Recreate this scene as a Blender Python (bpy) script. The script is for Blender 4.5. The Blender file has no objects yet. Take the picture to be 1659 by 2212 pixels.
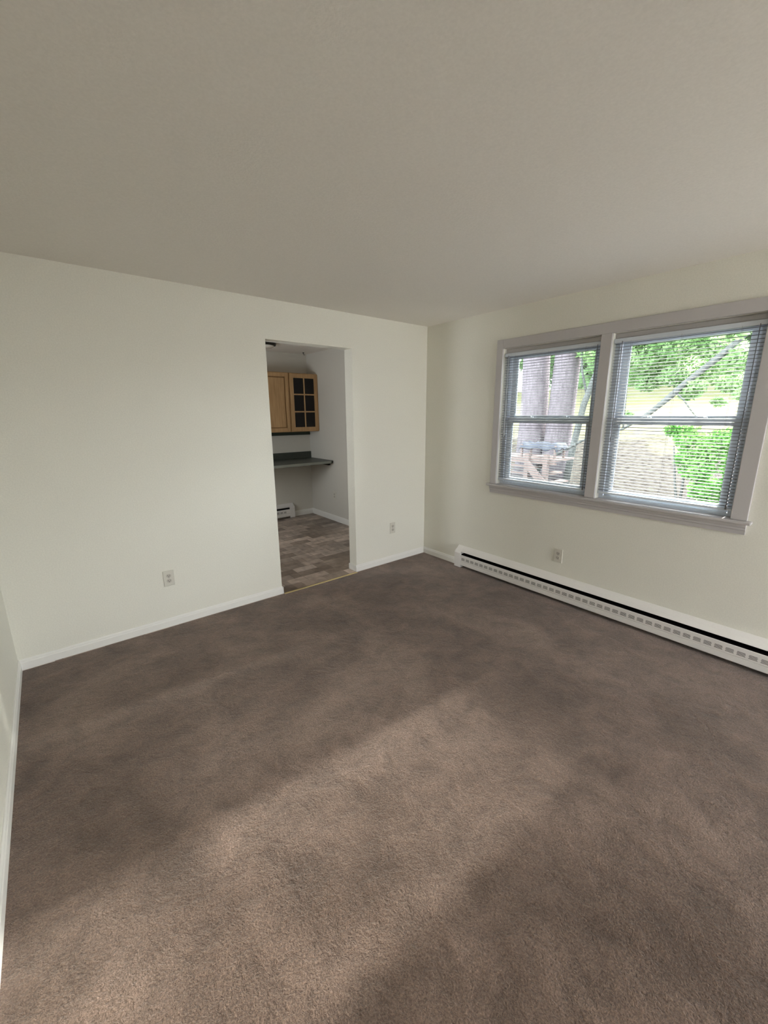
import bpy, bmesh, math, random
import numpy as np
from mathutils import Vector, Matrix

random.seed(7)
rng = np.random.default_rng(7)
scene = bpy.context.scene
COL = scene.collection

# ------------------------------------------------------------------ camera
cam_data = bpy.data.cameras.new('camera')
cam = bpy.data.objects.new('camera', cam_data)
COL.objects.link(cam)
scene.camera = cam
YAW, PITCH, ROLL, FPX = 0.68113, -0.23431, -0.0060, 888.76
fwd = Vector((math.sin(YAW) * math.cos(PITCH), math.cos(YAW) * math.cos(PITCH), math.sin(PITCH)))
rgt = Vector((math.cos(YAW), -math.sin(YAW), 0))
upv = rgt.cross(fwd)
r2 = math.cos(ROLL) * rgt + math.sin(ROLL) * upv
u2 = -math.sin(ROLL) * rgt + math.cos(ROLL) * upv
M = Matrix((r2, u2, -fwd)).transposed().to_4x4()
M.translation = Vector((-3.231, -3.257, 1.570))
cam.matrix_world = M
cam_data.sensor_fit = 'VERTICAL'
cam_data.sensor_height = 24.0
cam_data.lens = FPX * 24.0 / 2212.0
cam_data.clip_start = 0.05
cam_data.clip_end = 300

# ------------------------------------------------------------------ light and exposure
SKY_STRENGTH = 7.2
BAND_POWER = 38000.0
FILL_POWER = 13000.0
EXPOSURE = 1.2
world = bpy.data.worlds.new('world')
scene.world = world
world.use_nodes = True
wn = world.node_tree.nodes
wl = world.node_tree.links
bg = wn['Background']
bg.inputs['Strength'].default_value = SKY_STRENGTH
bg.inputs['Color'].default_value = (0.93, 0.97, 1.0, 1)

# tall area light added for the carpet's bright band; not seen through the windows
band_data = bpy.data.lights.new('added_band_light', 'AREA')
band_data.shape = 'RECTANGLE'
band_data.size, band_data.size_y = 0.9, 14.0
band_data.energy = BAND_POWER
band_data.color = (1.0, 0.93, 0.86)
band_light = bpy.data.objects.new('added_band_light', band_data)
COL.objects.link(band_light)
band_light.location = (22.0, -2.72, 16.0)
band_light.rotation_euler = Vector((-22.0, 0.80, -14.5)).to_track_quat('-Z', 'Y').to_euler()

# wide, much dimmer area light added to soften the band's near edge
fill_data = bpy.data.lights.new('added_fill_light', 'AREA')
fill_data.shape = 'RECTANGLE'
fill_data.size, fill_data.size_y = 6.0, 14.0
fill_data.energy = FILL_POWER
fill_data.color = (1.0, 0.95, 0.90)
fill_light = bpy.data.objects.new('added_fill_light', fill_data)
COL.objects.link(fill_light)
fill_light.location = (22.2, 0.75, 16.0)
fill_light.rotation_euler = Vector((-22.0, -2.6, -14.5)).to_track_quat('-Z', 'Y').to_euler()

def portal(name, loc, rot, sx, sy):
    d = bpy.data.lights.new(name, 'AREA')
    d.shape = 'RECTANGLE'
    d.size, d.size_y = sx, sy
    d.cycles.is_portal = True
    o = bpy.data.objects.new(name, d)
    COL.objects.link(o)
    o.location = loc
    o.rotation_euler = rot
    return o

scene.view_settings.view_transform = 'Standard'
scene.view_settings.look = 'None'
scene.view_settings.exposure = EXPOSURE
scene.view_settings.gamma = 1
scene.view_settings.use_curve_mapping = False
scene.cycles.use_denoising = True
scene.cycles.max_bounces = 14
scene.cycles.diffuse_bounces = 9
scene.cycles.transparent_max_bounces = 24
scene.cycles.sample_clamp_indirect = 6
scene.cycles.caustics_reflective = False
scene.cycles.caustics_refractive = False

# ------------------------------------------------------------------ materials
def new_mat(name):
    m = bpy.data.materials.new(name)
    m.use_nodes = True
    return m, m.node_tree.nodes, m.node_tree.links, m.node_tree.nodes['Principled BSDF']

def simple(name, col, rough=0.5, metal=0.0, spec=0.5, bump=0.0, bscale=300, var=0.0):
    m, n, l, b = new_mat(name)
    b.inputs['Base Color'].default_value = (*col, 1)
    b.inputs['Roughness'].default_value = rough
    b.inputs['Metallic'].default_value = metal
    b.inputs['Specular IOR Level'].default_value = spec
    tc = n.new('ShaderNodeTexCoord')
    nz = n.new('ShaderNodeTexNoise')
    nz.inputs['Scale'].default_value = bscale
    nz.inputs['Detail'].default_value = 3
    l.new(tc.outputs['Object'], nz.inputs['Vector'])
    if bump:
        bp = n.new('ShaderNodeBump')
        bp.inputs['Strength'].default_value = bump
        bp.inputs['Distance'].default_value = 0.002
        l.new(nz.outputs['Fac'], bp.inputs['Height'])
        l.new(bp.outputs['Normal'], b.inputs['Normal'])
    if var:
        mx = n.new('ShaderNodeMix')
        mx.data_type = 'RGBA'
        mx.inputs[6].default_value = (*[c * (1 - var) for c in col], 1)
        mx.inputs[7].default_value = (*[min(1, c * (1 + var)) for c in col], 1)
        l.new(nz.outputs['Fac'], mx.inputs[0])
        l.new(mx.outputs[2], b.inputs['Base Color'])
    return m

def ramp(n, stops):
    r = n.new('ShaderNodeValToRGB')
    els = r.color_ramp.elements
    while len(els) < len(stops):
        els.new(0.5)
    for e, (p, c) in zip(els, stops):
        e.position = p
        e.color = (*c, 1)
    return r

M_WALL = simple('wall_paint', (0.76, 0.746, 0.675), 0.75, bump=0.35, bscale=130, var=0.10)
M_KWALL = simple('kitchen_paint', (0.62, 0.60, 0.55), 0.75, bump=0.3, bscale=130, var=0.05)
M_CEIL = simple('ceiling_paint', (0.80, 0.775, 0.735), 0.9, bump=0.5, bscale=110, var=0.07)
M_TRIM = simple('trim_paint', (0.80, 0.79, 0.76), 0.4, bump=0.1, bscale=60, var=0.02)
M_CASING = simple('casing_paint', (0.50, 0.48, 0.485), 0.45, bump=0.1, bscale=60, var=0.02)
M_VINYL = simple('window_vinyl', (0.62, 0.67, 0.74), 0.4, bump=0.05, bscale=40)
M_BLIND = simple('blind_backlit_grey', (0.20, 0.21, 0.23), 0.45, bump=0.03, bscale=40)  # white slats darkened; their backlit shade is in the colour
M_HEAT = simple('heater_enamel', (0.78, 0.76, 0.74), 0.35, bump=0.08, bscale=80, var=0.03)
M_HOLE = simple('dark_recess', (0.006, 0.005, 0.006), 0.9, spec=0.0)
M_SLIT = simple('slit_shade', (0.14, 0.135, 0.13), 0.9, spec=0.1)  # slots are thin raised bars; the grey is the shade inside them
M_PLATE = simple('outlet_plate', (0.62, 0.60, 0.535), 0.4, bump=0.02)
M_SOCK = simple('outlet_socket', (0.50, 0.47, 0.42), 0.45)
M_SCREW = simple('screw', (0.45, 0.43, 0.4), 0.35, 1.0)
M_CORD = simple('blind_cord', (0.16, 0.16, 0.17), 0.6)
M_WAND = simple('blind_wand', (0.22, 0.23, 0.25), 0.25)
M_STRIP = simple('brass_strip', (0.62, 0.50, 0.25), 0.35, 0.35, bump=0.1)
M_GREEN = simple('green_laminate', (0.050, 0.058, 0.047), 0.4, bump=0.05, bscale=60, var=0.35)
M_GREEN_EDGE = simple('laminate_edge', (0.26, 0.275, 0.24), 0.35)
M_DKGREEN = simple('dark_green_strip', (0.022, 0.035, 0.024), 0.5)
M_BRONZE = simple('bronze_metal', (0.03, 0.028, 0.025), 0.35, 0.8)

def wood_mat():
    m, n, l, b = new_mat('maple_wood')
    tc = n.new('ShaderNodeTexCoord')
    mp = n.new('ShaderNodeMapping')
    mp.inputs['Scale'].default_value = (30, 30, 2.2)
    nz = n.new('ShaderNodeTexNoise')
    nz.inputs['Scale'].default_value = 2.0
    nz.inputs['Detail'].default_value = 5
    r = ramp(n, [(0.3, (0.38, 0.225, 0.10)), (0.7, (0.52, 0.33, 0.165))])
    l.new(tc.outputs['Object'], mp.inputs['Vector'])
    l.new(mp.outputs['Vector'], nz.inputs['Vector'])
    l.new(nz.outputs['Fac'], r.inputs['Fac'])
    l.new(r.outputs['Color'], b.inputs['Base Color'])
    b.inputs['Roughness'].default_value = 0.4
    return m
M_WOOD = wood_mat()
M_WOOD_GROOVE = simple('wood_groove', (0.26, 0.14, 0.055), 0.6)

def glass_mat():
    m = bpy.data.materials.new('window_glass')
    m.use_nodes = True
    n, l = m.node_tree.nodes, m.node_tree.links
    n.clear()
    out = n.new('ShaderNodeOutputMaterial')
    tr = n.new('ShaderNodeBsdfTransparent')
    tr.inputs['Color'].default_value = (0.93, 0.96, 0.95, 1)
    gl = n.new('ShaderNodeBsdfGlossy')
    gl.inputs['Roughness'].default_value = 0.02
    fr = n.new('ShaderNodeFresnel')
    fr.inputs['IOR'].default_value = 1.25
    mx = n.new('ShaderNodeMixShader')
    l.new(fr.outputs[0], mx.inputs[0])
    l.new(tr.outputs[0], mx.inputs[1])
    l.new(gl.outputs[0], mx.inputs[2])
    l.new(mx.outputs[0], out.inputs['Surface'])
    return m
M_GLASS = glass_mat()
M_CABGLASS = simple('cabinet_glass', (0.012, 0.010, 0.009), 0.25, spec=0.25)
M_DOME = simple('frosted_dome', (0.75, 0.73, 0.68), 0.15, spec=0.8)

def carpet_mat():
    m, n, l, b = new_mat('brown_carpet')
    tc = n.new('ShaderNodeTexCoord')
    def noise(scale, detail, rough=0.5, dist=0.0):
        z = n.new('ShaderNodeTexNoise')
        z.inputs['Scale'].default_value = scale
        z.inputs['Detail'].default_value = detail
        z.inputs['Roughness'].default_value = rough
        z.inputs['Distortion'].default_value = dist
        l.new(tc.outputs['Object'], z.inputs['Vector'])
        return z
    big = noise(1.5, 4, 0.6, 0.6)
    mid = noise(7, 5, 0.7, 0.4)
    fine = noise(170, 4, 0.8)
    pile = noise(75, 3, 0.75, 1.2)
    r1 = ramp(n, [(0.33, (0.112, 0.074, 0.055)), (0.5, (0.168, 0.116, 0.091)), (0.66, (0.230, 0.164, 0.132))])
    l.new(big.outputs['Fac'], r1.inputs['Fac'])
    r2_ = ramp(n, [(0.28, (0.66, 0.65, 0.64)), (0.5, (1, 1, 1)), (0.72, (1.26, 1.25, 1.24))])
    l.new(mid.outputs['Fac'], r2_.inputs['Fac'])
    r3 = ramp(n, [(0.32, (0.44, 0.42, 0.41)), (0.68, (1.56, 1.55, 1.52))])
    l.new(fine.outputs['Fac'], r3.inputs['Fac'])
    r4 = ramp(n, [(0.3, (0.75, 0.74, 0.73)), (0.7, (1.25, 1.24, 1.24))])
    l.new(pile.outputs['Fac'], r4.inputs['Fac'])
    cur = r1.outputs['Color']
    for rr in (r2_, r3, r4):
        mx = n.new('ShaderNodeMix')
        mx.data_type = 'RGBA'
        mx.blend_type = 'MULTIPLY'
        mx.inputs[0].default_value = 1.0
        l.new(cur, mx.inputs[6])
        l.new(rr.outputs['Color'], mx.inputs[7])
        cur = mx.outputs[2]
    l.new(cur, b.inputs['Base Color'])
    b.inputs['Roughness'].default_value = 0.95
    b.inputs['Specular IOR Level'].default_value = 0.1
    b.inputs['Sheen Weight'].default_value = 0.25
    b.inputs['Sheen Roughness'].default_value = 0.6
    b1 = n.new('ShaderNodeBump')
    b1.inputs['Strength'].default_value = 0.9
    b1.inputs['Distance'].default_value = 0.006
    l.new(pile.outputs['Fac'], b1.inputs['Height'])
    b2 = n.new('ShaderNodeBump')
    b2.inputs['Strength'].default_value = 0.5
    b2.inputs['Distance'].default_value = 0.03
    l.new(mid.outputs['Fac'], b2.inputs['Height'])
    l.new(b1.outputs['Normal'], b2.inputs['Normal'])
    l.new(b2.outputs['Normal'], b.inputs['Normal'])
    return m
M_CARPET = carpet_mat()

def vinyl_floor_mat():
    m, n, l, b = new_mat('vinyl_tile_floor')
    tc = n.new('ShaderNodeTexCoord')
    def brick(w, h, off, c1, c2, mortar):
        k = n.new('ShaderNodeTexBrick')
        k.inputs['Scale'].default_value = 1.0
        k.inputs['Brick Width'].default_value = w
        k.inputs['Row Height'].default_value = h
        k.inputs['Mortar Size'].default_value = 0.003
        k.inputs['Color1'].default_value = (*c1, 1)
        k.inputs['Color2'].default_value = (*c2, 1)
        k.inputs['Mortar'].default_value = (*mortar, 1)
        k.offset = off
        l.new(tc.outputs['Object'], k.inputs['Vector'])
        return k
    k1 = brick(0.24, 0.12, 0.37, (0.21, 0.160, 0.125), (0.52, 0.43, 0.37), (0.20, 0.155, 0.125))
    k2 = brick(0.36, 0.24, 0.5, (0.6, 0.6, 0.6), (1.2, 1.2, 1.2), (0.9, 0.9, 0.9))
    nz = n.new('ShaderNodeTexNoise')
    nz.inputs['Scale'].default_value = 14
    nz.inputs['Detail'].default_value = 5
    l.new(tc.outputs['Object'], nz.inputs['Vector'])
    rn = ramp(n, [(0.3, (0.7, 0.7, 0.7)), (0.7, (1.25, 1.22, 1.2))])
    l.new(nz.outputs['Fac'], rn.inputs['Fac'])
    cur = k1.outputs['Color']
    for o in (k2.outputs['Color'], rn.outputs['Color']):
        mx = n.new('ShaderNodeMix')
        mx.data_type = 'RGBA'
        mx.blend_type = 'MULTIPLY'
        mx.inputs[0].default_value = 0.85
        l.new(cur, mx.inputs[6])
        l.new(o, mx.inputs[7])
        cur = mx.outputs[2]
    l.new(cur, b.inputs['Base Color'])
    b.inputs['Roughness'].default_value = 0.38
    return m
M_VFLOOR = vinyl_floor_mat()

def ground_mat():
    m, n, l, b = new_mat('yard_ground')
    tc = n.new('ShaderNodeTexCoord')
    sp = n.new('ShaderNodeSeparateXYZ')
    l.new(tc.outputs['Object'], sp.inputs[0])
    lit = n.new('ShaderNodeTexNoise')
    lit.inputs['Scale'].default_value = 6
    lit.inputs['Detail'].default_value = 7
    lit.inputs['Roughness'].default_value = 0.75
    l.new(tc.outputs['Object'], lit.inputs['Vector'])
    rl = ramp(n, [(0.40, (0.008, 0.0072, 0.0066)), (0.47, (0.022, 0.020, 0.0185)), (0.56, (0.032, 0.0295, 0.027)), (0.66, (0.026, 0.030, 0.022))])
    l.new(lit.outputs['Fac'], rl.inputs['Fac'])
    gr = n.new('ShaderNodeTexNoise')
    gr.inputs['Scale'].default_value = 0.7
    gr.inputs['Detail'].default_value = 6
    l.new(tc.outputs['Object'], gr.inputs['Vector'])
    rg = ramp(n, [(0.35, (0.062, 0.064, 0.034)), (0.6, (0.078, 0.076, 0.046))])
    l.new(gr.outputs['Fac'], rg.inputs['Fac'])
    # lawn starts beyond about eleven metres from the house
    add = n.new('ShaderNodeMath')
    add.operation = 'MULTIPLY_ADD'
    add.inputs[1].default_value = 8
    l.new(gr.outputs['Fac'], add.inputs[0])
    l.new(sp.outputs['X'], add.inputs[2])
    mr = n.new('ShaderNodeMapRange')
    mr.inputs['From Min'].default_value = 19
    mr.inputs['From Max'].default_value = 26
    l.new(add.outputs[0], mr.inputs['Value'])
    mx = n.new('ShaderNodeMix')
    mx.data_type = 'RGBA'
    l.new(mr.outputs['Result'], mx.inputs[0])
    l.new(rl.outputs['Color'], mx.inputs[6])
    l.new(rg.outputs['Color'], mx.inputs[7])
    l.new(mx.outputs[2], b.inputs['Base Color'])
    b.inputs['Roughness'].default_value = 1.0
    b.inputs['Specular IOR Level'].default_value = 0.0
    return m
M_GROUND = ground_mat()

def leaf_mat(name, c1, c2, trans=0.55):
    m = bpy.data.materials.new(name)
    m.use_nodes = True
    n, l = m.node_tree.nodes, m.node_tree.links
    n.clear()
    out = n.new('ShaderNodeOutputMaterial')
    tc = n.new('ShaderNodeTexCoord')
    nz = n.new('ShaderNodeTexNoise')
    nz.inputs['Scale'].default_value = 1.6
    nz.inputs['Detail'].default_value = 4
    l.new(tc.outputs['Object'], nz.inputs['Vector'])
    r = ramp(n, [(0.35, c1), (0.65, c2)])
    l.new(nz.outputs['Fac'], r.inputs['Fac'])
    d = n.new('ShaderNodeBsdfDiffuse')
    t = n.new('ShaderNodeBsdfTranslucent')
    mx = n.new('ShaderNodeMixShader')
    mx.inputs[0].default_value = trans
    l.new(r.outputs['Color'], d.inputs['Color'])
    l.new(r.outputs['Color'], t.inputs['Color'])
    l.new(d.outputs[0], mx.inputs[1])
    l.new(t.outputs[0], mx.inputs[2])
    l.new(mx.outputs[0], out.inputs['Surface'])
    return m
M_LEAF = leaf_mat('tree_leaves', (0.15, 0.265, 0.110), (0.25, 0.36, 0.185))
M_LEAF2 = leaf_mat('bush_leaves', (0.095, 0.245, 0.060), (0.20, 0.35, 0.12))
M_LEAF3 = leaf_mat('far_leaves', (0.13, 0.22, 0.10), (0.19, 0.275, 0.15))

def bark_mat(name, c1, c2):
    m, n, l, b = new_mat(name)
    tc = n.new('ShaderNodeTexCoord')
    mp = n.new('ShaderNodeMapping')
    mp.inputs['Scale'].default_value = (9, 9, 1.6)
    nz = n.new('ShaderNodeTexNoise')
    nz.inputs['Scale'].default_value = 2.2
    nz.inputs['Detail'].default_value = 7
    nz.inputs['Roughness'].default_value = 0.7
    l.new(tc.outputs['Object'], mp.inputs['Vector'])
    l.new(mp.outputs['Vector'], nz.inputs['Vector'])
    r = ramp(n, [(0.3, c1), (0.7, c2)])
    l.new(nz.outputs['Fac'], r.inputs['Fac'])
    l.new(r.outputs['Color'], b.inputs['Base Color'])
    b.inputs['Roughness'].default_value = 1.0
    b.inputs['Specular IOR Level'].default_value = 0.0
    bp = n.new('ShaderNodeBump')
    bp.inputs['Strength'].default_value = 0.8
    bp.inputs['Distance'].default_value = 0.03
    l.new(nz.outputs['Fac'], bp.inputs['Height'])
    l.new(bp.outputs['Normal'], b.inputs['Normal'])
    return m
M_BARK = bark_mat('pinkish_bark', (0.064, 0.056, 0.064), (0.130, 0.116, 0.132))
M_BARK2 = bark_mat('grey_bark', (0.055, 0.060, 0.060), (0.105, 0.112, 0.114))
M_DECK = simple('deck_wood', (0.115, 0.090, 0.088), 0.9, spec=0.05, bump=0.3, bscale=30, var=0.15)
M_TARP = simple('grey_tarp', (0.042, 0.046, 0.060), 0.8, spec=0.05, bump=0.3, bscale=12, var=0.1)
M_DARKSLOT = simple('deck_shadow_board', (0.05, 0.045, 0.048), 0.9)

# ------------------------------------------------------------------ mesh helpers
def bx(bm, x0, x1, y0, y1, z0, z1):
    vs = [bm.verts.new((x, y, z)) for x in (x0, x1) for y in (y0, y1) for z in (z0, z1)]
    for f in ((0, 1, 3, 2), (4, 6, 7, 5), (0, 4, 5, 1), (2, 3, 7, 6), (0, 2, 6, 4), (1, 5, 7, 3)):
        bm.faces.new([vs[i] for i in f])

def prism(bm, prof, axis, a0, a1):
    """extrude a closed 2-D profile along an axis ('x' or 'y'); profile holds (other, z)"""
    def P(p, a):
        return (a, p[0], p[1]) if axis == 'x' else (p[0], a, p[1])
    A = [bm.verts.new(P(p, a0)) for p in prof]
    B = [bm.verts.new(P(p, a1)) for p in prof]
    k = len(prof)
    bm.faces.new(A)
    bm.faces.new(B[::-1])
    for i in range(k):
        j = (i + 1) % k
        bm.faces.new((A[i], B[i], B[j], A[j]))

def tube(bm, pts, rads, seg=8):
    """tapered tube through points"""
    rings = []
    n = len(pts)
    for i, (p, r) in enumerate(zip(pts, rads)):
        p = Vector(p)
        a = Vector(pts[max(i - 1, 0)])
        b = Vector(pts[min(i + 1, n - 1)])
        t = (b - a).normalized()
        s = t.cross(Vector((0, 0, 1)) if abs(t.z) < 0.9 else Vector((1, 0, 0))).normalized()
        w = t.cross(s)
        rings.append([bm.verts.new(p + r * (math.cos(q) * s + math.sin(q) * w)) for q in [2 * math.pi * k / seg for k in range(seg)]])
    for A, B in zip(rings[:-1], rings[1:]):
        for k in range(seg):
            j = (k + 1) % seg
            bm.faces.new((A[k], A[j], B[j], B[k]))
    bm.faces.new(rings[0][::-1])
    bm.faces.new(rings[-1])

def lathe(bm, prof, seg=32, c=(0, 0, 0)):
    rings = []
    for r, z in prof:
        rings.append([bm.verts.new((c[0] + r * math.cos(2 * math.pi * k / seg), c[1] + r * math.sin(2 * math.pi * k / seg), c[2] + z)) for k in range(seg)])
    for A, B in zip(rings[:-1], rings[1:]):
        for k in range(seg):
            j = (k + 1) % seg
            bm.faces.new((A[k], A[j], B[j], B[k]))
    bm.faces.new(rings[0][::-1])
    bm.faces.new(rings[-1])

def obj(name, bm, mat, parent=None, smooth=False, bevel=0.0, loc=None):
    bmesh.ops.recalc_face_normals(bm, faces=bm.faces)
    me = bpy.data.meshes.new(name)
    bm.to_mesh(me)
    bm.free()
    o = bpy.data.objects.new(name, me)
    COL.objects.link(o)
    me.materials.append(mat)
    if smooth:
        me.polygons.foreach_set('use_smooth', [True] * len(me.polygons))
    if bevel:
        md = o.modifiers.new('bevel', 'BEVEL')
        md.width = bevel
        md.segments = 2
        md.limit_method = 'ANGLE'
    if parent:
        o.parent = parent
    if loc:
        o.location = loc
    return o

def tag(o, label=None, cat=None, group=None, kind=None):
    if label: o['label'] = label
    if cat: o['category'] = cat
    if group: o['group'] = group
    if kind: o['kind'] = kind
    return o

def struct(name, bm, mat, **k):
    o = obj(name, bm, mat, **k)
    o['kind'] = 'structure'
    return o

def thing(name, label, cat, loc=(0, 0, 0), rotz=0, group=None):
    o = bpy.data.objects.new(name, None)
    o.empty_display_size = 0.1
    COL.objects.link(o)
    o.location = loc
    o.rotation_euler = (0, 0, rotz)
    return tag(o, label, cat, group)

def copy_tree(o, parent=None):
    c = o.copy()
    COL.objects.link(c)
    c.parent = parent
    for ch in list(o.children):
        copy_tree(ch, c)
    return c

B = bmesh.new

# ------------------------------------------------------------------ the room shell
H = 2.44
XL = -3.576          # left wall
YR = -6.2            # wall behind the camera
KY0, KY1 = 0.12, 2.557  # kitchen
KX = -3.3
DX0, DX1, DZ = -1.778, -0.9556, 2.146
WT = 0.15            # outer wall thickness
WZ0, WZ1 = 0.905, 2.115
W1 = (-1.785, -0.950)
W2 = (-2.690, -1.862)

b = B(); bx(b, XL - 0.1, 0.0, YR, -0.022, -0.12, 0.0)
floor = struct('floor', b, M_CARPET)
tag(floor, 'worn brown wall-to-wall carpet with lighter and darker patches', 'floor')
b = B(); bx(b, KX - 0.1, 0.0, -0.022, KY1, -0.12, -0.001)
o = struct('floor_kitchen', b, M_VFLOOR)
tag(o, 'stone-pattern vinyl floor beyond the doorway', 'floor')
b = B(); bx(b, XL - 0.15, WT, YR - 0.15, KY1 + 0.15, H, H + 0.12)
o = struct('ceiling', b, M_CEIL)
tag(o, 'plain off-white ceiling', 'ceiling')

b = B()
bx(b, XL - 0.15, DX0, 0, KY0, -0.12, H)
bx(b, DX1, 0.0, 0, KY0, -0.12, H)
bx(b, DX0, DX1, 0, KY0, DZ, H)
o = struct('wall_back', b, M_WALL)
tag(o, 'cream wall with an uncased doorway opening to the kitchen', 'wall')

b = B()
bx(b, 0, WT, W1[1], KY1 + 0.15, -0.12, H)
bx(b, 0, WT, W1[0], W1[1], -0.12, WZ0)
bx(b, 0, WT, W1[0], W1[1], WZ1, H)
bx(b, 0, WT, W2[1], W1[0], -0.12, H)
bx(b, 0, WT, W2[0], W2[1], -0.12, WZ0)
bx(b, 0, WT, W2[0], W2[1], WZ1, H)
bx(b, 0, WT, YR - 0.15, W2[0], -0.12, H)
o = struct('wall_right', b, M_WALL)
tag(o, 'cream wall with the pair of windows', 'wall')

b = B(); bx(b, XL - 0.15, XL, YR - 0.15, 0, -0.12, H)
o = struct('wall_left', b, M_WALL)
tag(o, 'cream wall at the left edge', 'wall')

RX0, RX1, RZ0, RZ1 = -1.65, -0.15, 0.08, 2.36
b = B()
bx(b, XL, RX0, YR - 0.15, YR, -0.12, H)
bx(b, RX1, 0, YR - 0.15, YR, -0.12, H)
bx(b, RX0, RX1, YR - 0.15, YR, -0.12, RZ0)
bx(b, RX0, RX1, YR - 0.15, YR, RZ1, H)
o = struct('wall_front', b, M_WALL)
tag(o, 'cream wall behind the viewer with an added wide window', 'wall')

# kitchen shell
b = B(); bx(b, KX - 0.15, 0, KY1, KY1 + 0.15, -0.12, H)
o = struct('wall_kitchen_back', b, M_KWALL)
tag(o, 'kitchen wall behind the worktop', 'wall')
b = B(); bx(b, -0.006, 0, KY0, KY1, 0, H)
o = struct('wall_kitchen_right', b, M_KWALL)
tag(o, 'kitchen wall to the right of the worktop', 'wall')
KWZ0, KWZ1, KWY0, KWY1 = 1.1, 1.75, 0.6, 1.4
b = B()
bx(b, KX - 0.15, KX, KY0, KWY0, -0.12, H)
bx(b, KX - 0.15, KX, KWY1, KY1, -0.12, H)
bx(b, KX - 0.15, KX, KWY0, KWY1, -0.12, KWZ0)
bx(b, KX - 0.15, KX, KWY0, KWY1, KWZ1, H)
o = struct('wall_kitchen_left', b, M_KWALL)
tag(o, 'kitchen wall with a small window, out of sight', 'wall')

# baseboards
def bb_profile(s, h=0.068, t=0.013):
    return [(0, 0), (s * t, 0), (s * t, h * 0.68), (s * t * 0.75, h * 0.76), (s * t * 0.7, h * 0.88), (s * t * 0.3, h), (0, h)]
b = B()
prism(b, bb_profile(-1), 'x', XL, DX0)
prism(b, bb_profile(-1), 'x', DX1 - 0.013, 0)
bx(b, DX1 - 0.013, DX1, -0.001, KY0, 0, 0.060)
bx(b, DX0, DX0 + 0.010, -0.012, 0.02, 0, 0.060)
o = struct('baseboard_back', b, M_TRIM)
tag(o, 'white baseboard along the doorway wall', 'baseboard')
b = B(); prism(b, bb_profile(-1), 'y', -0.53, 0)
o = struct('baseboard_right', b, M_TRIM)
tag(o, 'short white baseboard between the corner and the heater', 'baseboard')
b = B(); prism(b, [(XL + p[0], p[1]) for p in bb_profile(1)], 'y', YR, 0)
o = struct('baseboard_left', b, M_TRIM)
tag(o, 'white baseboard along the left wall', 'baseboard')
b = B()
prism(b, [(KY1 + p[0], p[1]) for p in bb_profile(-1, 0.085)], 'x', -0.36, -0.006)
prism(b, [(-0.006 + p[0], p[1]) for p in bb_profile(-1, 0.085)], 'y', KY0, KY1)
o = struct('baseboard_kitchen', b, M_TRIM)
tag(o, 'white baseboard around the kitchen corner', 'baseboard')

# threshold strip
b = B(); prism(b, [(-0.036, 0.0), (-0.030, 0.0045), (-0.016, 0.0045), (-0.010, 0.0)], 'x', DX0 + 0.012, DX1 - 0.014)
o = obj('threshold_strip', b, M_STRIP)
tag(o, 'narrow yellow brass strip where carpet meets kitchen floor', 'threshold strip')

# ------------------------------------------------------------------ windows
# casing, stool and apron shared by the pair
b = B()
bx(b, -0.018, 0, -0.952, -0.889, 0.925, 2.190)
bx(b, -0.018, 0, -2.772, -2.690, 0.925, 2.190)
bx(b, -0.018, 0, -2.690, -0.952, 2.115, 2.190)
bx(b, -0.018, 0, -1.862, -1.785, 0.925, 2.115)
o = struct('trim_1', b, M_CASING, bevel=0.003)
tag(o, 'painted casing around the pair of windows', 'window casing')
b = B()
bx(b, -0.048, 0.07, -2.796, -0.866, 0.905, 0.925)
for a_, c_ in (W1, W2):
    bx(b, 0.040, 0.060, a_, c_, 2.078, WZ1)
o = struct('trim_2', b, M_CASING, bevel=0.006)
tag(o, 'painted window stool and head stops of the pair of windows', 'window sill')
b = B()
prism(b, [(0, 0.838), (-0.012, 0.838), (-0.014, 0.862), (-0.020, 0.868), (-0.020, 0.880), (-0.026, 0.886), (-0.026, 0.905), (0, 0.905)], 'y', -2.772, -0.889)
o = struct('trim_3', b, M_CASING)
tag(o, 'moulded apron below the window stool', 'window apron')

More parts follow.
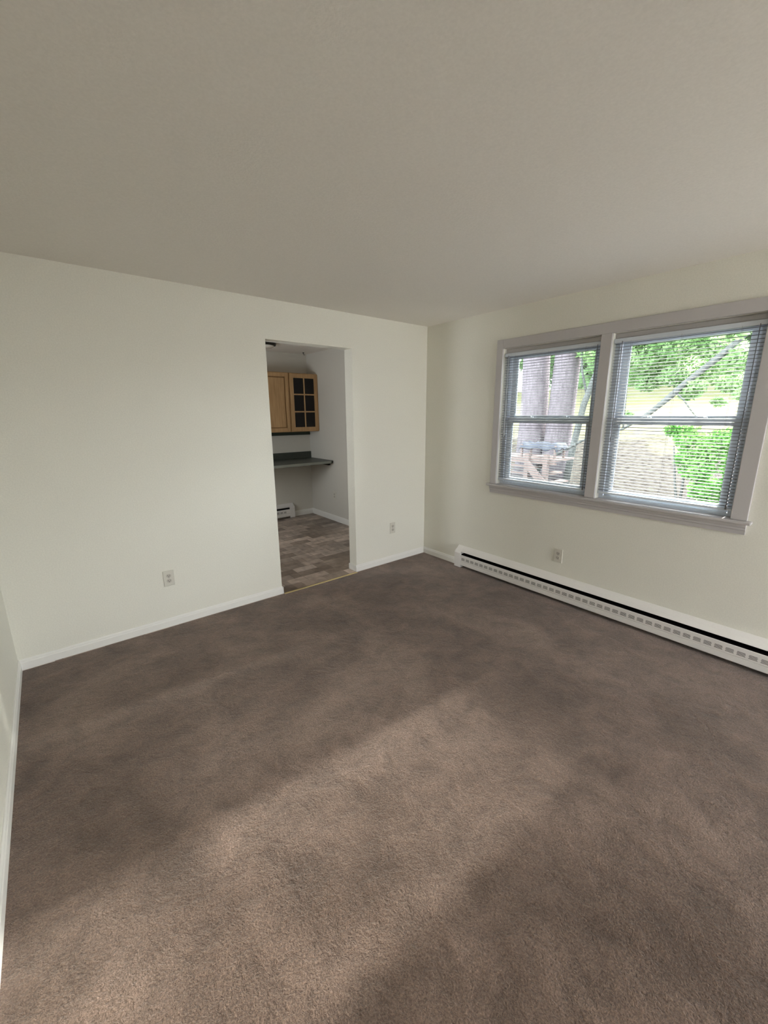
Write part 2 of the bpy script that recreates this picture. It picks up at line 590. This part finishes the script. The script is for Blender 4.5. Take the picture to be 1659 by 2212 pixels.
def make_window(name, y0, y1, label):
    t = thing(name, label, 'window', (0.0, (y0 + y1) / 2, WZ0))
    t['kind'] = 'structure'
    w = (y1 - y0) / 2
    zb, zt = 0.02, WZ1 - WZ0
    zm = 1.517 - WZ0
    b = B()   # outer frame
    for s in (-1, 1):
        a, c = sorted((s * w, s * (w - 0.032)))
        bx(b, 0.055, 0.15, a, c, 0.0, zt)
    bx(b, 0.055, 0.15, -w + 0.032, w - 0.032, zt - 0.035, zt)
    bx(b, 0.055, 0.15, -w + 0.032, w - 0.032, 0.0, zb + 0.022)
    obj('window_frame', b, M_VINYL, t, bevel=0.002)
    def sash(nm, x0, x1, z0, z1, bot, top):
        b = B()
        wi = w - 0.034
        for s in (-1, 1):
            a, c = sorted((s * wi, s * (wi - 0.046)))
            bx(b, x0, x1, a, c, z0, z1)
            a, c = sorted((s * (wi - 0.046), s * (wi - 0.052)))
            bx(b, x0 + 0.008, x1 - 0.006, a, c, z0 + bot, z1 - top)
        bx(b, x0, x1, -wi + 0.046, wi - 0.046, z0, z0 + bot)
        bx(b, x0, x1, -wi + 0.046, wi - 0.046, z1 - top, z1)
        s_ = obj(nm, b, M_VINYL, t, bevel=0.0015)
        b = B()
        xm = (x0 + x1) / 2
        bx(b, xm - 0.002, xm + 0.002, -wi + 0.046, wi - 0.046, z0 + bot, z1 - top)
        obj('pane', b, M_GLASS, s_)
        return s_
    sash('upper_sash', 0.098, 0.126, zm - 0.024, zt - 0.035, 0.052, 0.045)
    lo = sash('lower_sash', 0.066, 0.094, zb + 0.022, zm + 0.010, 0.046, 0.042)
    b = B()
    for yy in (-0.16, 0.16):
        bx(b, 0.070, 0.092, yy - 0.03, yy + 0.03, zm + 0.010, zm + 0.020)
        bx(b, 0.060, 0.078, yy - 0.012, yy + 0.018, zm + 0.012, zm + 0.026)
    obj('sash_lock', b, M_VINYL, lo, bevel=0.002)
    return t
make_window('window_1', *W1, 'white double-hung window nearer the room corner, tree trunks outside')
make_window('window_2', *W2, 'white double-hung window at the right, green branches outside')

# unseen rear window behind the viewer, added to light the room
t = thing('added_rear_window', 'unseen wide window added behind the viewer to light the room', 'window', (0, YR - 0.08, 0))
t['kind'] = 'structure'
b = B()
bx(b, RX0, RX0 + 0.05, -0.04, 0.04, RZ0, RZ1)
bx(b, RX1 - 0.05, RX1, -0.04, 0.04, RZ0, RZ1)
bx(b, RX0, RX1, -0.04, 0.04, RZ1 - 0.05, RZ1)
bx(b, RX0, RX1, -0.04, 0.04, RZ0, RZ0 + 0.05)
bx(b, (RX0 + RX1) / 2 - 0.03, (RX0 + RX1) / 2 + 0.03, -0.04, 0.04, RZ0, RZ1)
obj('window_frame', b, M_VINYL, t)

portal('portal_rear', ((RX0 + RX1) / 2, YR - 0.01, (RZ0 + RZ1) / 2), (math.pi / 2, 0, 0), RX1 - RX0, RZ1 - RZ0)
portal('portal_window_a', (0.152, sum(W1) / 2, (WZ0 + WZ1) / 2), (0, math.pi / 2, 0), WZ1 - WZ0, W1[1] - W1[0])
portal('portal_window_b', (0.152, sum(W2) / 2, (WZ0 + WZ1) / 2), (0, math.pi / 2, 0), WZ1 - WZ0, W2[1] - W2[0])
portal('portal_kitchen', (KX - 0.01, (KWY0 + KWY1) / 2, (KWZ0 + KWZ1) / 2), (0, -math.pi / 2, 0), KWZ1 - KWZ0, KWY1 - KWY0)

# ------------------------------------------------------------------ mini blinds
def make_blind(y0, y1, wand_y, cord_ys, label):
    y0 += 0.006; y1 -= 0.006
    t = thing('mini_blind', label, 'window blind', (0.024, (y0 + y1) / 2, 0.975), group='mini blinds over the pair of windows')
    w = (y1 - y0) / 2
    b = B()
    bx(b, -0.013, 0.017, -w, w, 1.072, 1.100)
    obj('head_rail', b, M_VINYL, t, bevel=0.002)
    b = B()
    zs = np.arange(0.021, 1.065, 0.0213)
    prof = [(-0.0125, -0.0012), (-0.0065, 0.0010), (0.0, 0.0018), (0.0065, 0.0010), (0.0125, -0.0012)]
    for k, z in enumerate(zs):
        tilt = 0.03 + random.uniform(-0.015, 0.015)
        sag = random.uniform(-0.0006, 0.0006)
        P = []
        for x, dz in prof:
            P.append((x, z + dz + x * tilt + sag))
        thick = 0.0005
        P2 = [(x, zz - thick) for x, zz in P[::-1]]
        ring = P + P2
        A = [b.verts.new((x, -w + 0.003, zz)) for x, zz in ring]
        Bv = [b.verts.new((x, w - 0.003, zz)) for x, zz in ring]
        n_ = len(ring)
        for i in range(n_):
            j = (i + 1) % n_
            b.faces.new((A[i], Bv[i], Bv[j], A[j]))
        for i in range(4):
            b.faces.new((A[i], A[i + 1], A[n_ - 2 - i], A[n_ - 1 - i]))
            b.faces.new((Bv[i], Bv[n_ - 1 - i], Bv[n_ - 2 - i], Bv[i + 1]))
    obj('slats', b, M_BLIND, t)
    b = B()
    bx(b, -0.012, 0.012, -w + 0.002, w - 0.002, -0.008, 0.006)
    obj('bottom_rail', b, M_VINYL, t, bevel=0.002)
    for cy in (-w + 0.11, 0.0, w - 0.11):
        b = B()
        for x in (-0.0135, 0.0135):
            tube(b, [(x, cy, 0.0), (x, cy, 1.08)], [0.0006, 0.0006], 5)
        obj('ladder_cord', b, M_BLIND, t)
    b = B()
    yy = wand_y - (y0 + y1) / 2
    tube(b, [(-0.020, yy, 1.08), (-0.021, yy, 0.80), (-0.021, yy, 0.42)], [0.0033, 0.0033, 0.0036], 6)
    tube(b, [(-0.021, yy, 0.42), (-0.021, yy, 0.385)], [0.0055, 0.005], 6)
    obj('tilt_wand', b, M_WAND, t)
    for c in cord_ys:
        b = B()
        yy = c - (y0 + y1) / 2
        tube(b, [(-0.017, yy, 1.08), (-0.018, yy, 0.5), (-0.018, yy, 0.03)], [0.0022, 0.002, 0.0022], 5)
        tube(b, [(-0.018, yy, 0.032), (-0.018, yy, 0.0)], [0.003, 0.006], 8)
        obj('lift_cord', b, M_CORD, t)
    return t
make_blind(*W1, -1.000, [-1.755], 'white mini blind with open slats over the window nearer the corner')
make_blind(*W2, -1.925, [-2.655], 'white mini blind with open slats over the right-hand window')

# ------------------------------------------------------------------ baseboard heaters
def make_heater(length, label, loc, rotz, hole_n, y_first=0.075):
    """runs along local -y from its end cap at y = 0; the wall is at local x = 0, front towards -x"""
    t = thing('baseboard_heater', label, 'heater', loc, rotz, 'electric baseboard heaters')
    D = -0.065
    cap = 0.080
    b = B()
    prof = [(0, 0.004), (D - 0.004, 0.004), (D - 0.004, 0.158), (D + 0.006, 0.176), (-0.030, 0.196), (-0.004, 0.222), (0, 0.222)]
    prism(b, prof, 'y', -cap, 0)
    obj('end_cap', b, M_HEAT, t, bevel=0.002)
    b = B()
    prism(b, prof, 'y', -length, -length + cap)
    obj('end_cap', b, M_HEAT, t, bevel=0.002)
    b = B()   # sloped hood that meets the wall
    prism(b, [(0, 0.01), (-0.006, 0.01), (-0.006, 0.196), (D + 0.004, 0.172), (D + 0.001, 0.174), (-0.030, 0.196), (-0.004, 0.222), (0, 0.222)], 'y', -length + cap, -cap)
    obj('back_panel', b, M_HEAT, t)
    b = B()   # front cover with a fold line
    prism(b, [(D + 0.002, 0.032), (D, 0.030), (D - 0.002, 0.034), (D - 0.002, 0.0705), (D + 0.005, 0.0712), (D + 0.005, 0.0752), (D - 0.001, 0.0760),
              (D - 0.001, 0.138), (D + 0.003, 0.141), (D + 0.006, 0.139), (D + 0.006, 0.036)], 'y', -length + cap, -cap)
    cover = obj('front_cover', b, M_HEAT, t)
    b = B()
    bx(b, -0.052, -0.010, -length + cap, -cap, 0.045, 0.150)
    obj('heating_element', b, M_HOLE, t)
    b = B()
    for k in range(hole_n):
        yc = -cap - 0.035 - 0.0573 * k
        for j in range(4):
            z = 0.0865 + j * 0.0072
            dy = 0.0215 if j % 2 == 0 else 0.0195
            bx(b, D - 0.0016, D - 0.0008, yc - dy, yc + dy, z, z + 0.0036)
    obj('vent_slots', b, M_SLIT, cover)
    return t
make_heater(3.6, 'long white electric baseboard heater under the windows', (0, -0.53, 0), 0, 59)
make_heater(1.6, 'white baseboard heater on the kitchen back wall under the worktop', (-1.965, KY1, 0), math.pi / 2, 24)

# ------------------------------------------------------------------ wall outlets
def make_outlet(label):
    """faces local -y, centred at the origin"""
    t = thing('wall_outlet', label, 'outlet', group='duplex wall outlets')
    b = B(); bx(b, -0.037, 0.037, -0.006, 0, -0.060, 0.060)
    obj('cover_plate', b, M_PLATE, t, bevel=0.003)
    for s in (-1, 1):
        b = B()
        zc = s * 0.0195
        pr = [(0.0165 * math.cos(a) , zc + max(-0.0135, min(0.0135, 0.0165 * math.sin(a)))) for a in [2 * math.pi * k / 24 for k in range(24)]]
        A = [b.verts.new((p[0], -0.006, p[1])) for p in pr]
        C_ = [b.verts.new((p[0], -0.0085, p[1])) for p in pr]
        b.faces.new(C_)
        for i in range(24):
            j = (i + 1) % 24
            b.faces.new((A[i], A[j], C_[j], C_[i]))
        r = obj('receptacle', b, M_SOCK, t)
        b = B()
        bx(b, -0.0075, -0.0050, -0.0090, -0.0080, zc - 0.002, zc + 0.0065)
        bx(b, 0.0050, 0.0075, -0.0090, -0.0080, zc - 0.001, zc + 0.0060)
        bx(b, -0.0025, 0.0025, -0.0090, -0.0080, zc - 0.0100, zc - 0.0055)
        obj('slot_holes', b, M_HOLE, r)
    b = B(); lathe(b, [(0.0001, 0), (0.003, 0), (0.003, 0.001), (0.0001, 0.0015)], 12)
    for v in b.verts:
        v.co = Vector((v.co.x, -0.006 - v.co.z, v.co.y))
    obj('screw', b, M_SCREW, t)
    return t
out0 = make_outlet('beige duplex outlet low on the wall left of the doorway')
out0.location = (-2.669, 0, 0.383)
for lab, loc, rz in (('beige duplex outlet low on the wall right of the doorway', (-0.476, 0, 0.377), 0),
                     ('beige duplex outlet under the windows above the heater', (0, -1.617, 0.392), math.radians(-90)),
                     ('beige outlet low on the kitchen wall seen through the doorway', (-0.006, 1.885, 0.39), math.radians(-90))):
    c = copy_tree(out0)
    c['label'] = lab
    c.location = loc
    c.rotation_euler = (0, 0, rz)

# ------------------------------------------------------------------ kitchen
CF = 2.25   # cabinet face
def door_frame(bm, x0, x1, z0, z1, y0, y1, st):
    bx(bm, x0, x0 + st, y0, y1, z0, z1)
    bx(bm, x1 - st, x1, y0, y1, z0, z1)
    bx(bm, x0 + st, x1 - st, y0, y1, z0, z0 + st)
    bx(bm, x0 + st, x1 - st, y0, y1, z1 - st, z1)
CZ0, CZ1 = 1.322, 2.138
# glass-door unit
t = thing('wall_cabinet', 'maple wall cabinet with a six-pane dark glass door, next to the kitchen corner', 'cabinet', (-0.235, KY1, CZ0), group='kitchen wall cabinets')
t_inv = Vector(t.location)
def kpart(nm, bm, mat, par, off, **k):
    for v in bm.verts:
        v.co -= off
    return obj(nm, bm, mat, par, **k)
b = B(); bx(b, -0.464, -0.007, CF + 0.020, KY1, CZ0, CZ1)
kpart('body', b, M_WOOD, t, t_inv)
b = B(); door_frame(b, -0.455, -0.010, CZ0 + 0.008, CZ1 - 0.010, CF, CF + 0.019, 0.058)
door = kpart('door', b, M_WOOD, t, t_inv, bevel=0.002)
b = B()
bx(b, -0.238, -0.222, CF + 0.002, CF + 0.016, CZ0 + 0.06, CZ1 - 0.06)
for zz in (1.606, 1.846):
    bx(b, -0.40, -0.065, CF + 0.003, CF + 0.015, zz - 0.009, zz + 0.009)
kpart('muntins', b, M_WOOD, door, t_inv)
b = B(); bx(b, -0.40, -0.065, CF + 0.011, CF + 0.015, CZ0 + 0.06, CZ1 - 0.06)
kpart('glass_pane', b, M_CABGLASS, door, t_inv)
# solid-door unit
t = thing('wall_cabinet', 'maple wall cabinet with a solid panel door, cut off by the doorway edge', 'cabinet', (-0.77, KY1, CZ0), group='kitchen wall cabinets')
t_inv = Vector(t.location)
b = B(); bx(b, -1.075, -0.466, CF + 0.020, KY1, CZ0, CZ1)
kpart('body', b, M_WOOD, t, t_inv)
b = B(); door_frame(b, -1.065, -0.474, CZ0 + 0.008, CZ1 - 0.010, CF, CF + 0.019, 0.050)
door = kpart('door', b, M_WOOD, t, t_inv, bevel=0.002)
b = B(); bx(b, -1.016, -0.523, CF + 0.012, CF + 0.018, CZ0 + 0.057, CZ1 - 0.059)
kpart('panel_groove', b, M_WOOD_GROOVE, door, t_inv)
b = B(); bx(b, -1.002, -0.537, CF + 0.003, CF + 0.014, CZ0 + 0.071, CZ1 - 0.073)
kpart('door_panel', b, M_WOOD, door, t_inv, bevel=0.006)

# dark strip on the wall under the cabinets
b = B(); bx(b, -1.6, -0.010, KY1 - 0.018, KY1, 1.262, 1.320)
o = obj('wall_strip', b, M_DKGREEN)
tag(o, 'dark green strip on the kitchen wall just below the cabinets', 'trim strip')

# worktop
WY = 1.875
t = thing('worktop', 'dark green laminate worktop with a low backsplash, fixed to the kitchen walls', 'worktop', (-0.8, KY1, 0.91))
off = Vector(t.location)
b = B()
P = [(-1.6, KY1), (-0.007, KY1), (-0.007, WY + 0.035), (-0.050, WY), (-1.6, WY)]
def slab(bm, P, z0, z1):
    A = [bm.verts.new((x, y, z0)) for x, y in P]
    C2 = [bm.verts.new((x, y, z1)) for x, y in P]
    bm.faces.new(A); bm.faces.new(C2)
    for i in range(len(P)):
        j = (i + 1) % len(P)
        bm.faces.new((A[i], A[j], C2[j], C2[i]))
slab(b, P, 0.872, 0.910)
kpart('counter_slab', b, M_GREEN, t, off)
b = B(); bx(b, -1.6, -0.052, WY - 0.003, WY, 0.874, 0.908)
kpart('front_edge', b, M_GREEN_EDGE, t, off)
b = B(); bx(b, -1.6, -0.007, KY1 - 0.020, KY1, 0.910, 1.005)
kpart('backsplash', b, M_GREEN, t, off)
b = B(); bx(b, -0.045, -0.007, 1.98, KY1 - 0.02, 0.835, 0.872)
kpart('support_cleat', b, M_BRONZE, t, off)

# kitchen ceiling light and hook
t = thing('ceiling_light', 'dark-rimmed flush ceiling light in the kitchen, partly hidden by the doorway', 'ceiling light', (-0.93, 1.95, H))
b = B(); lathe(b, [(0.15, 0.0), (0.152, -0.012), (0.145, -0.030), (0.130, -0.034), (0.128, -0.030)], 40)
obj('rim', b, M_BRONZE, t, smooth=True)
b = B(); lathe(b, [(0.128, -0.028), (0.120, -0.042), (0.095, -0.056), (0.06, -0.064), (0.02, -0.068), (0.001, -0.068)], 40)
obj('lamp_shade', b, M_DOME, t, smooth=True)
b = B(); lathe(b, [(0.001, -0.082), (0.008, -0.080), (0.011, -0.074), (0.008, -0.068)], 16)
obj('finial', b, M_BRONZE, t, smooth=True)
b = B()
lathe(b, [(0.014, 0.0), (0.016, -0.004), (0.006, -0.008), (0.003, -0.014), (0.003, -0.020)], 16)
tube(b, [(0, 0, -0.018)] + [(0.011 - 0.011 * math.cos(a), 0, -0.022 - 0.011 * math.sin(a)) for a in [math.pi * 0.2 * k for k in range(7)]], [0.0028] * 8, 8)
o = obj('ceiling_hook', b, M_BRONZE, loc=(-0.135, 2.40, H))
tag(o, 'small dark hook in the kitchen ceiling above the wall cabinets', 'hook')

# ------------------------------------------------------------------ outdoors
def gz(x, y=0):
    base = -0.35
    if x > 12:
        base += (x - 12) * 0.155 if x < 40 else 28 * 0.155
    return base + 0.04 * math.sin(x * 1.3) * math.cos(y * 0.9)
bm = B()
nx, ny = 90, 60
grid = []
for i in range(nx + 1):
    x = 0.16 + (i / nx) ** 1.6 * 74
    row = []
    for j in range(ny + 1):
        y = -30 + j * 1.5
        row.append(bm.verts.new((x, y, gz(x, y))))
    grid.append(row)
for i in range(nx):
    for j in range(ny):
        bm.faces.new((grid[i][j], grid[i + 1][j], grid[i + 1][j + 1], grid[i][j + 1]))
o = struct('ground', bm, M_GROUND, smooth=True)
tag(o, 'yard of leaf litter rising to a bright lawn', 'ground')
bm = B(); bx(bm, -40, 0.16, -60, -6.4, -0.5, -0.4)
o = struct('ground_front', bm, simple('pale_bounce_ground', (0.58, 0.57, 0.54), 0.9, bump=0.3, bscale=40, var=0.15))  # unseen ground, made pale to bounce light up into the room
tag(o, 'unseen pale ground behind the viewer that bounces light indoors', 'ground')

def leaves(centres, radii, n, size, mat, name, parent, squash=0.7, tips=None):
    """leafy mass: n leaf blades spread through ellipsoids"""
    cs = np.array(centres, float)
    rs = np.array(radii, float)
    wgt = rs ** 2 / (rs ** 2).sum()
    idx = rng.choice(len(cs), n, p=wgt)
    d = rng.normal(size=(n, 3))
    d /= np.linalg.norm(d, axis=1)[:, None]
    rad = rng.uniform(0.25, 1.0, n) ** 0.6
    p = cs[idx] + d * (rs[idx] * rad)[:, None] * np.array([1, 1, squash])
    a = rng.normal(size=(n, 3)); a /= np.linalg.norm(a, axis=1)[:, None]
    q = rng.normal(size=(n, 3)); c = np.cross(a, q); c /= np.linalg.norm(c, axis=1)[:, None]
    s = size * rng.uniform(0.6, 1.3, n)[:, None]
    v = np.stack([p - a * s, p + c * s * 0.42, p + a * s, p - c * s * 0.42], 1).reshape(-1, 3)
    f = np.arange(n * 4).reshape(-1, 4)
    me = bpy.data.meshes.new(name)
    me.from_pydata(v.tolist(), [], f.tolist())
    me.materials.append(mat)
    o = bpy.data.objects.new(name, me)
    COL.objects.link(o)
    o.parent = parent
    return o

# twin-trunk tree outside window one
t = thing('oak_tree', 'big tree with two thick pinkish trunks outside the window nearer the corner', 'tree', (6.6, 2.51, gz(6.6)))
def trunk(parent, pts, rads, mat, name='trunk', seg=14):
    b = B(); tube(b, pts, rads, seg)
    return obj(name, b, mat, parent, smooth=True)
trunk(t, [(0, 0.32, -0.1), (0, 0.25, 0.5), (0.0, 0.23, 2.1), (-0.05, 0.30, 4.8), (0, 0.6, 7.5)], [0.47, 0.37, 0.33, 0.31, 0.22], M_BARK)
trunk(t, [(0.1, -0.40, -0.1), (0.05, -0.41, 0.5), (0.05, -0.48, 2.1), (0, -0.60, 4.8), (0, -1.0, 7.5)], [0.44, 0.33, 0.30, 0.28, 0.20], M_BARK)
trunk(t, [(0, -0.55, 3.3), (-0.9, -1.8, 3.9), (-1.9, -3.1, 4.3), (-2.6, -4.1, 4.5)], [0.12, 0.09, 0.06, 0.03], M_BARK, 'branch', 8)
# dense leaf column added to keep light out of window one, plus crown
leaves([(-2.6 + 0.1 * math.sin(k * 2), -4.12, 3.05 + 0.36 * k) for k in range(11)] + [(0, 0, 7.5), (0.3, 1, 6.8), (0, -1.6, 6.6)],
       [0.36] * 11 + [1.2, 1.0, 1.0], 11000, 0.085, M_LEAF, 'foliage', t)

# leaning sapling
t = thing('sapling', 'thin grey tree leaning right in front of the bright lawn', 'tree', (6.4, 1.55, gz(6.4)))
trunk(t, [(0, 0.1, 0), (0, 0.0, 0.98), (0, -0.17, 2.07), (0, -0.46, 3.0), (0, -0.76, 4.4)], [0.082, 0.074, 0.067, 0.060, 0.044], M_BARK2)
trunk(t, [(0, -0.22, 2.25), (0, -0.05, 2.8), (0, 0.02, 3.4)], [0.03, 0.025, 0.018], M_BARK2, 'branch', 8)
leaves([(0.2, -0.3, 3.3), (0.5, -0.75, 3.9), (0.3, 0.1, 4.2), (0.2, -1.1, 3.4)], [0.5, 0.7, 0.6, 0.5], 2600, 0.085, M_LEAF, 'foliage', t)

# spreading tree whose branches cross window two
t = thing('maple_tree', 'tree with a slanting grey branch and light green leaves crossing the right window', 'tree', (6.4, 0.75, gz(6.4)))
bz = -gz(6.4)
trunk(t, [(-0.4, 1.6, -0.1), (-0.4, 1.36, bz + 0.275), (-0.4, 0.98, bz + 0.60), (-0.4, 0.40, bz + 0.96), (-0.4, -0.42, bz + 1.24), (-0.4, -0.86, bz + 1.547), (-0.4, -1.17, bz + 1.85), (-0.4, -1.40, bz + 2.104), (-0.4, -1.79, bz + 2.463), (-0.4, -2.4, bz + 3.1)],
      [0.05, 0.045, 0.035, 0.026, 0.022, 0.045, 0.055, 0.050, 0.055, 0.03], M_BARK2)
trunk(t, [(-0.4, -1.25, bz + 1.93), (-0.4, -1.39, bz + 1.80), (-0.4, -1.52, bz + 1.62), (-0.4, -1.66, bz + 1.45)], [0.018, 0.014, 0.012, 0.008], M_BARK2, 'branch', 6)
trunk(t, [(-0.4, -0.42, bz + 1.24), (-0.3, -0.35, bz + 2.2), (0.0, -0.2, bz + 3.6)], [0.018, 0.016, 0.012], M_BARK2, 'branch', 8)
mc = [(0.0, -0.55, bz + 2.6), (-0.1, -1.1, bz + 2.75), (0.0, -1.7, bz + 2.7), (-0.3, -2.2, bz + 2.45), (-0.2, -2.0, bz + 2.05), (-0.3, -1.5, bz + 2.0), (0.1, -0.6, bz + 2.15),
      (0, -1.1, bz + 2.25), (0, 0.0, bz + 2.9), (0, -0.6, bz + 3.3), (0, -1.5, bz + 3.4), (-0.1, -0.35, bz + 1.50), (0.5, -0.9, bz + 2.5), (0.6, -1.6, bz + 2.35), (0.5, -0.3, bz + 2.35),
      (-0.5, -2.25, bz + 1.85), (0.4, -1.25, bz + 1.95), (0.2, -1.8, bz + 1.75)]
mr_ = [0.40, 0.38, 0.38, 0.34, 0.24, 0.22, 0.26, 0.30, 0.45, 0.6, 0.6, 0.16, 0.42, 0.40, 0.40, 0.14, 0.22, 0.14]
leaves(mc, mr_, 17000, 0.052, M_LEAF, 'foliage', t)

# bush
t = thing('leafy_bush', 'bright green leafy bush in the lower right window', 'bush', (5.6, -0.95, gz(5.6)))
bz = -gz(5.6)
for dx, dy, hh in ((0, 0, 1.5), (0.1, -0.35, 1.4), (-0.1, 0.2, 1.3)):
    trunk(t, [(0, 0, 0), (dx * 0.6, dy * 0.5, 0.6), (dx, dy, hh)], [0.03, 0.02, 0.01], M_BARK2, 'stem', 6)
leaves([(0, 0.05, bz + 1.15), (0, -0.35, bz + 1.0), (0, -0.62, bz + 1.12), (-0.1, -0.2, bz + 0.62), (0, -0.7, bz + 0.72), (0, 0.30, bz + 1.26), (-0.1, -0.75, bz + 0.36),
        (0, -0.35, bz + 0.25), (0, 0.0, bz + 0.80), (0.1, -0.5, bz + 0.0)],
       [0.24, 0.30, 0.26, 0.28, 0.26, 0.13, 0.26, 0.28, 0.22, 0.3], 5200, 0.050, M_LEAF2, 'foliage', t, squash=0.9)

# woods at the top of the lawn
far = [(45, 38, 8.0, 'pale green tree at the far left of the distant woods'), (50, 26, 8.5, 'pale green tree behind the twin trunks in the distance'),
       (45, 15, 8.0, 'pale distant tree behind the leaning sapling'), (50, 4, 8.5, 'pale distant tree left of the slanting branch'),
       (46, -7, 8.0, 'pale distant tree behind the slanting branch'), (50, -18, 9.0, 'pale distant tree at the far right of the woods')]
far_proto = None
for i, (x, y, r, lab) in enumerate(far):
    t = thing('distant_tree', lab, 'tree', (x, y, gz(x, y)), group='distant trees at the top of the lawn')
    trunk(t, [(0, 0, -0.3), (0.2, 0.1, 3), (0, 0, 8)], [0.4, 0.35, 0.25], M_BARK2, seg=8)
    cs = [(rng.uniform(-1, 1), rng.uniform(-r * 0.5, r * 0.5), rng.uniform(1.5, 13)) for _ in range(20)]
    leaves(cs, [r * rng.uniform(0.35, 0.55) for _ in cs], 5200, 0.75, M_LEAF3, 'foliage', t)

# wooden deck with steps, seen low in window one
t = thing('wooden_deck', 'small pinkish wooden deck with steps and posts, low in the left window', 'deck', (5.0, 1.7, gz(5.0)))
bz = -gz(5.0)
b = B()
bx(b, 0.02, 0.85, -0.5, 1.6, bz + 0.56, bz + 0.60)
obj('deck_boards', b, M_DECK, t)
b = B()
bx(b, -0.02, 0.02, -0.5, 1.6, bz + 0.50, bz + 0.60)
obj('rim_board', b, M_DECK, t)
for k in range(5):
    b = B(); bx(b, -0.03, 0.0, 0.18, 1.6, bz + 0.08 + k * 0.08, bz + 0.12 + k * 0.08)
    obj('skirt_board', b, M_DARKSLOT if k % 2 else M_DECK, t)
for py, top in ((-0.34, 0.72), (0.10, 0.72), (1.0, 0.60)):
    b = B(); bx(b, -0.10, 0.0, py - 0.05, py + 0.05, 0.0, bz + top)
    obj('post', b, M_DECK, t)
b = B()
for dx in (-0.14,):
    A = [(dx, 0.02, bz + 0.58), (dx, -0.60, bz + 0.0), (dx, -0.60, bz - 0.12), (dx, -0.48, bz - 0.12), (dx, 0.02, bz + 0.36)]
    v1 = [b.verts.new(p) for p in A]
    v2 = [b.verts.new((p[0] - 0.04, p[1], p[2])) for p in A]
    b.faces.new(v1); b.faces.new(v2[::-1])
    for i in range(5):
        j = (i + 1) % 5
        b.faces.new((v1[i], v1[j], v2[j], v2[i]))
obj('stringer', b, M_DECK, t)
for k in range(3):
    b = B(); bx(b, -0.14, 0.8, -0.12 - k * 0.16, 0.04 - k * 0.16, bz + 0.40 - k * 0.17, bz + 0.44 - k * 0.17)
    obj('step', b, M_DECK, t)
# covered table beyond the deck
t = thing('covered_table', 'table under a sagging grey-blue tarp beside the trunks, above the deck', 'table', (5.15, 1.7, 0.60))
bz = -0.60
b = B()
g = []
for i in range(9):
    row = []
    for j in range(17):
        x = -0.02 + i * 0.06; y = -0.46 + j * 0.058
        z = bz + 0.90 + 0.035 * math.sin(j * 0.9) + 0.02 * math.cos(i * 1.7 + j) + (-0.09 if (i == 0) else 0) + (-0.08 if j in (0, 16) else 0)
        row.append(b.verts.new((x, y, z)))
    g.append(row)
for i in range(8):
    for j in range(16):
        b.faces.new((g[i][j], g[i + 1][j], g[i + 1][j + 1], g[i][j + 1]))
r_ = bmesh.ops.extrude_face_region(b, geom=b.faces[:])
for v in r_['geom']:
    if isinstance(v, bmesh.types.BMVert):
        v.co.z -= 0.02
obj('tarp_cover', b, M_TARP, t, smooth=True)
for sx, sy in ((0.02, -0.40), (0.02, 0.40), (0.40, -0.40), (0.40, 0.40)):
    b = B(); bx(b, sx - 0.02, sx + 0.02, sy - 0.02, sy + 0.02, bz + 0.60, bz + 0.885)
    obj('leg', b, M_DECK, t)
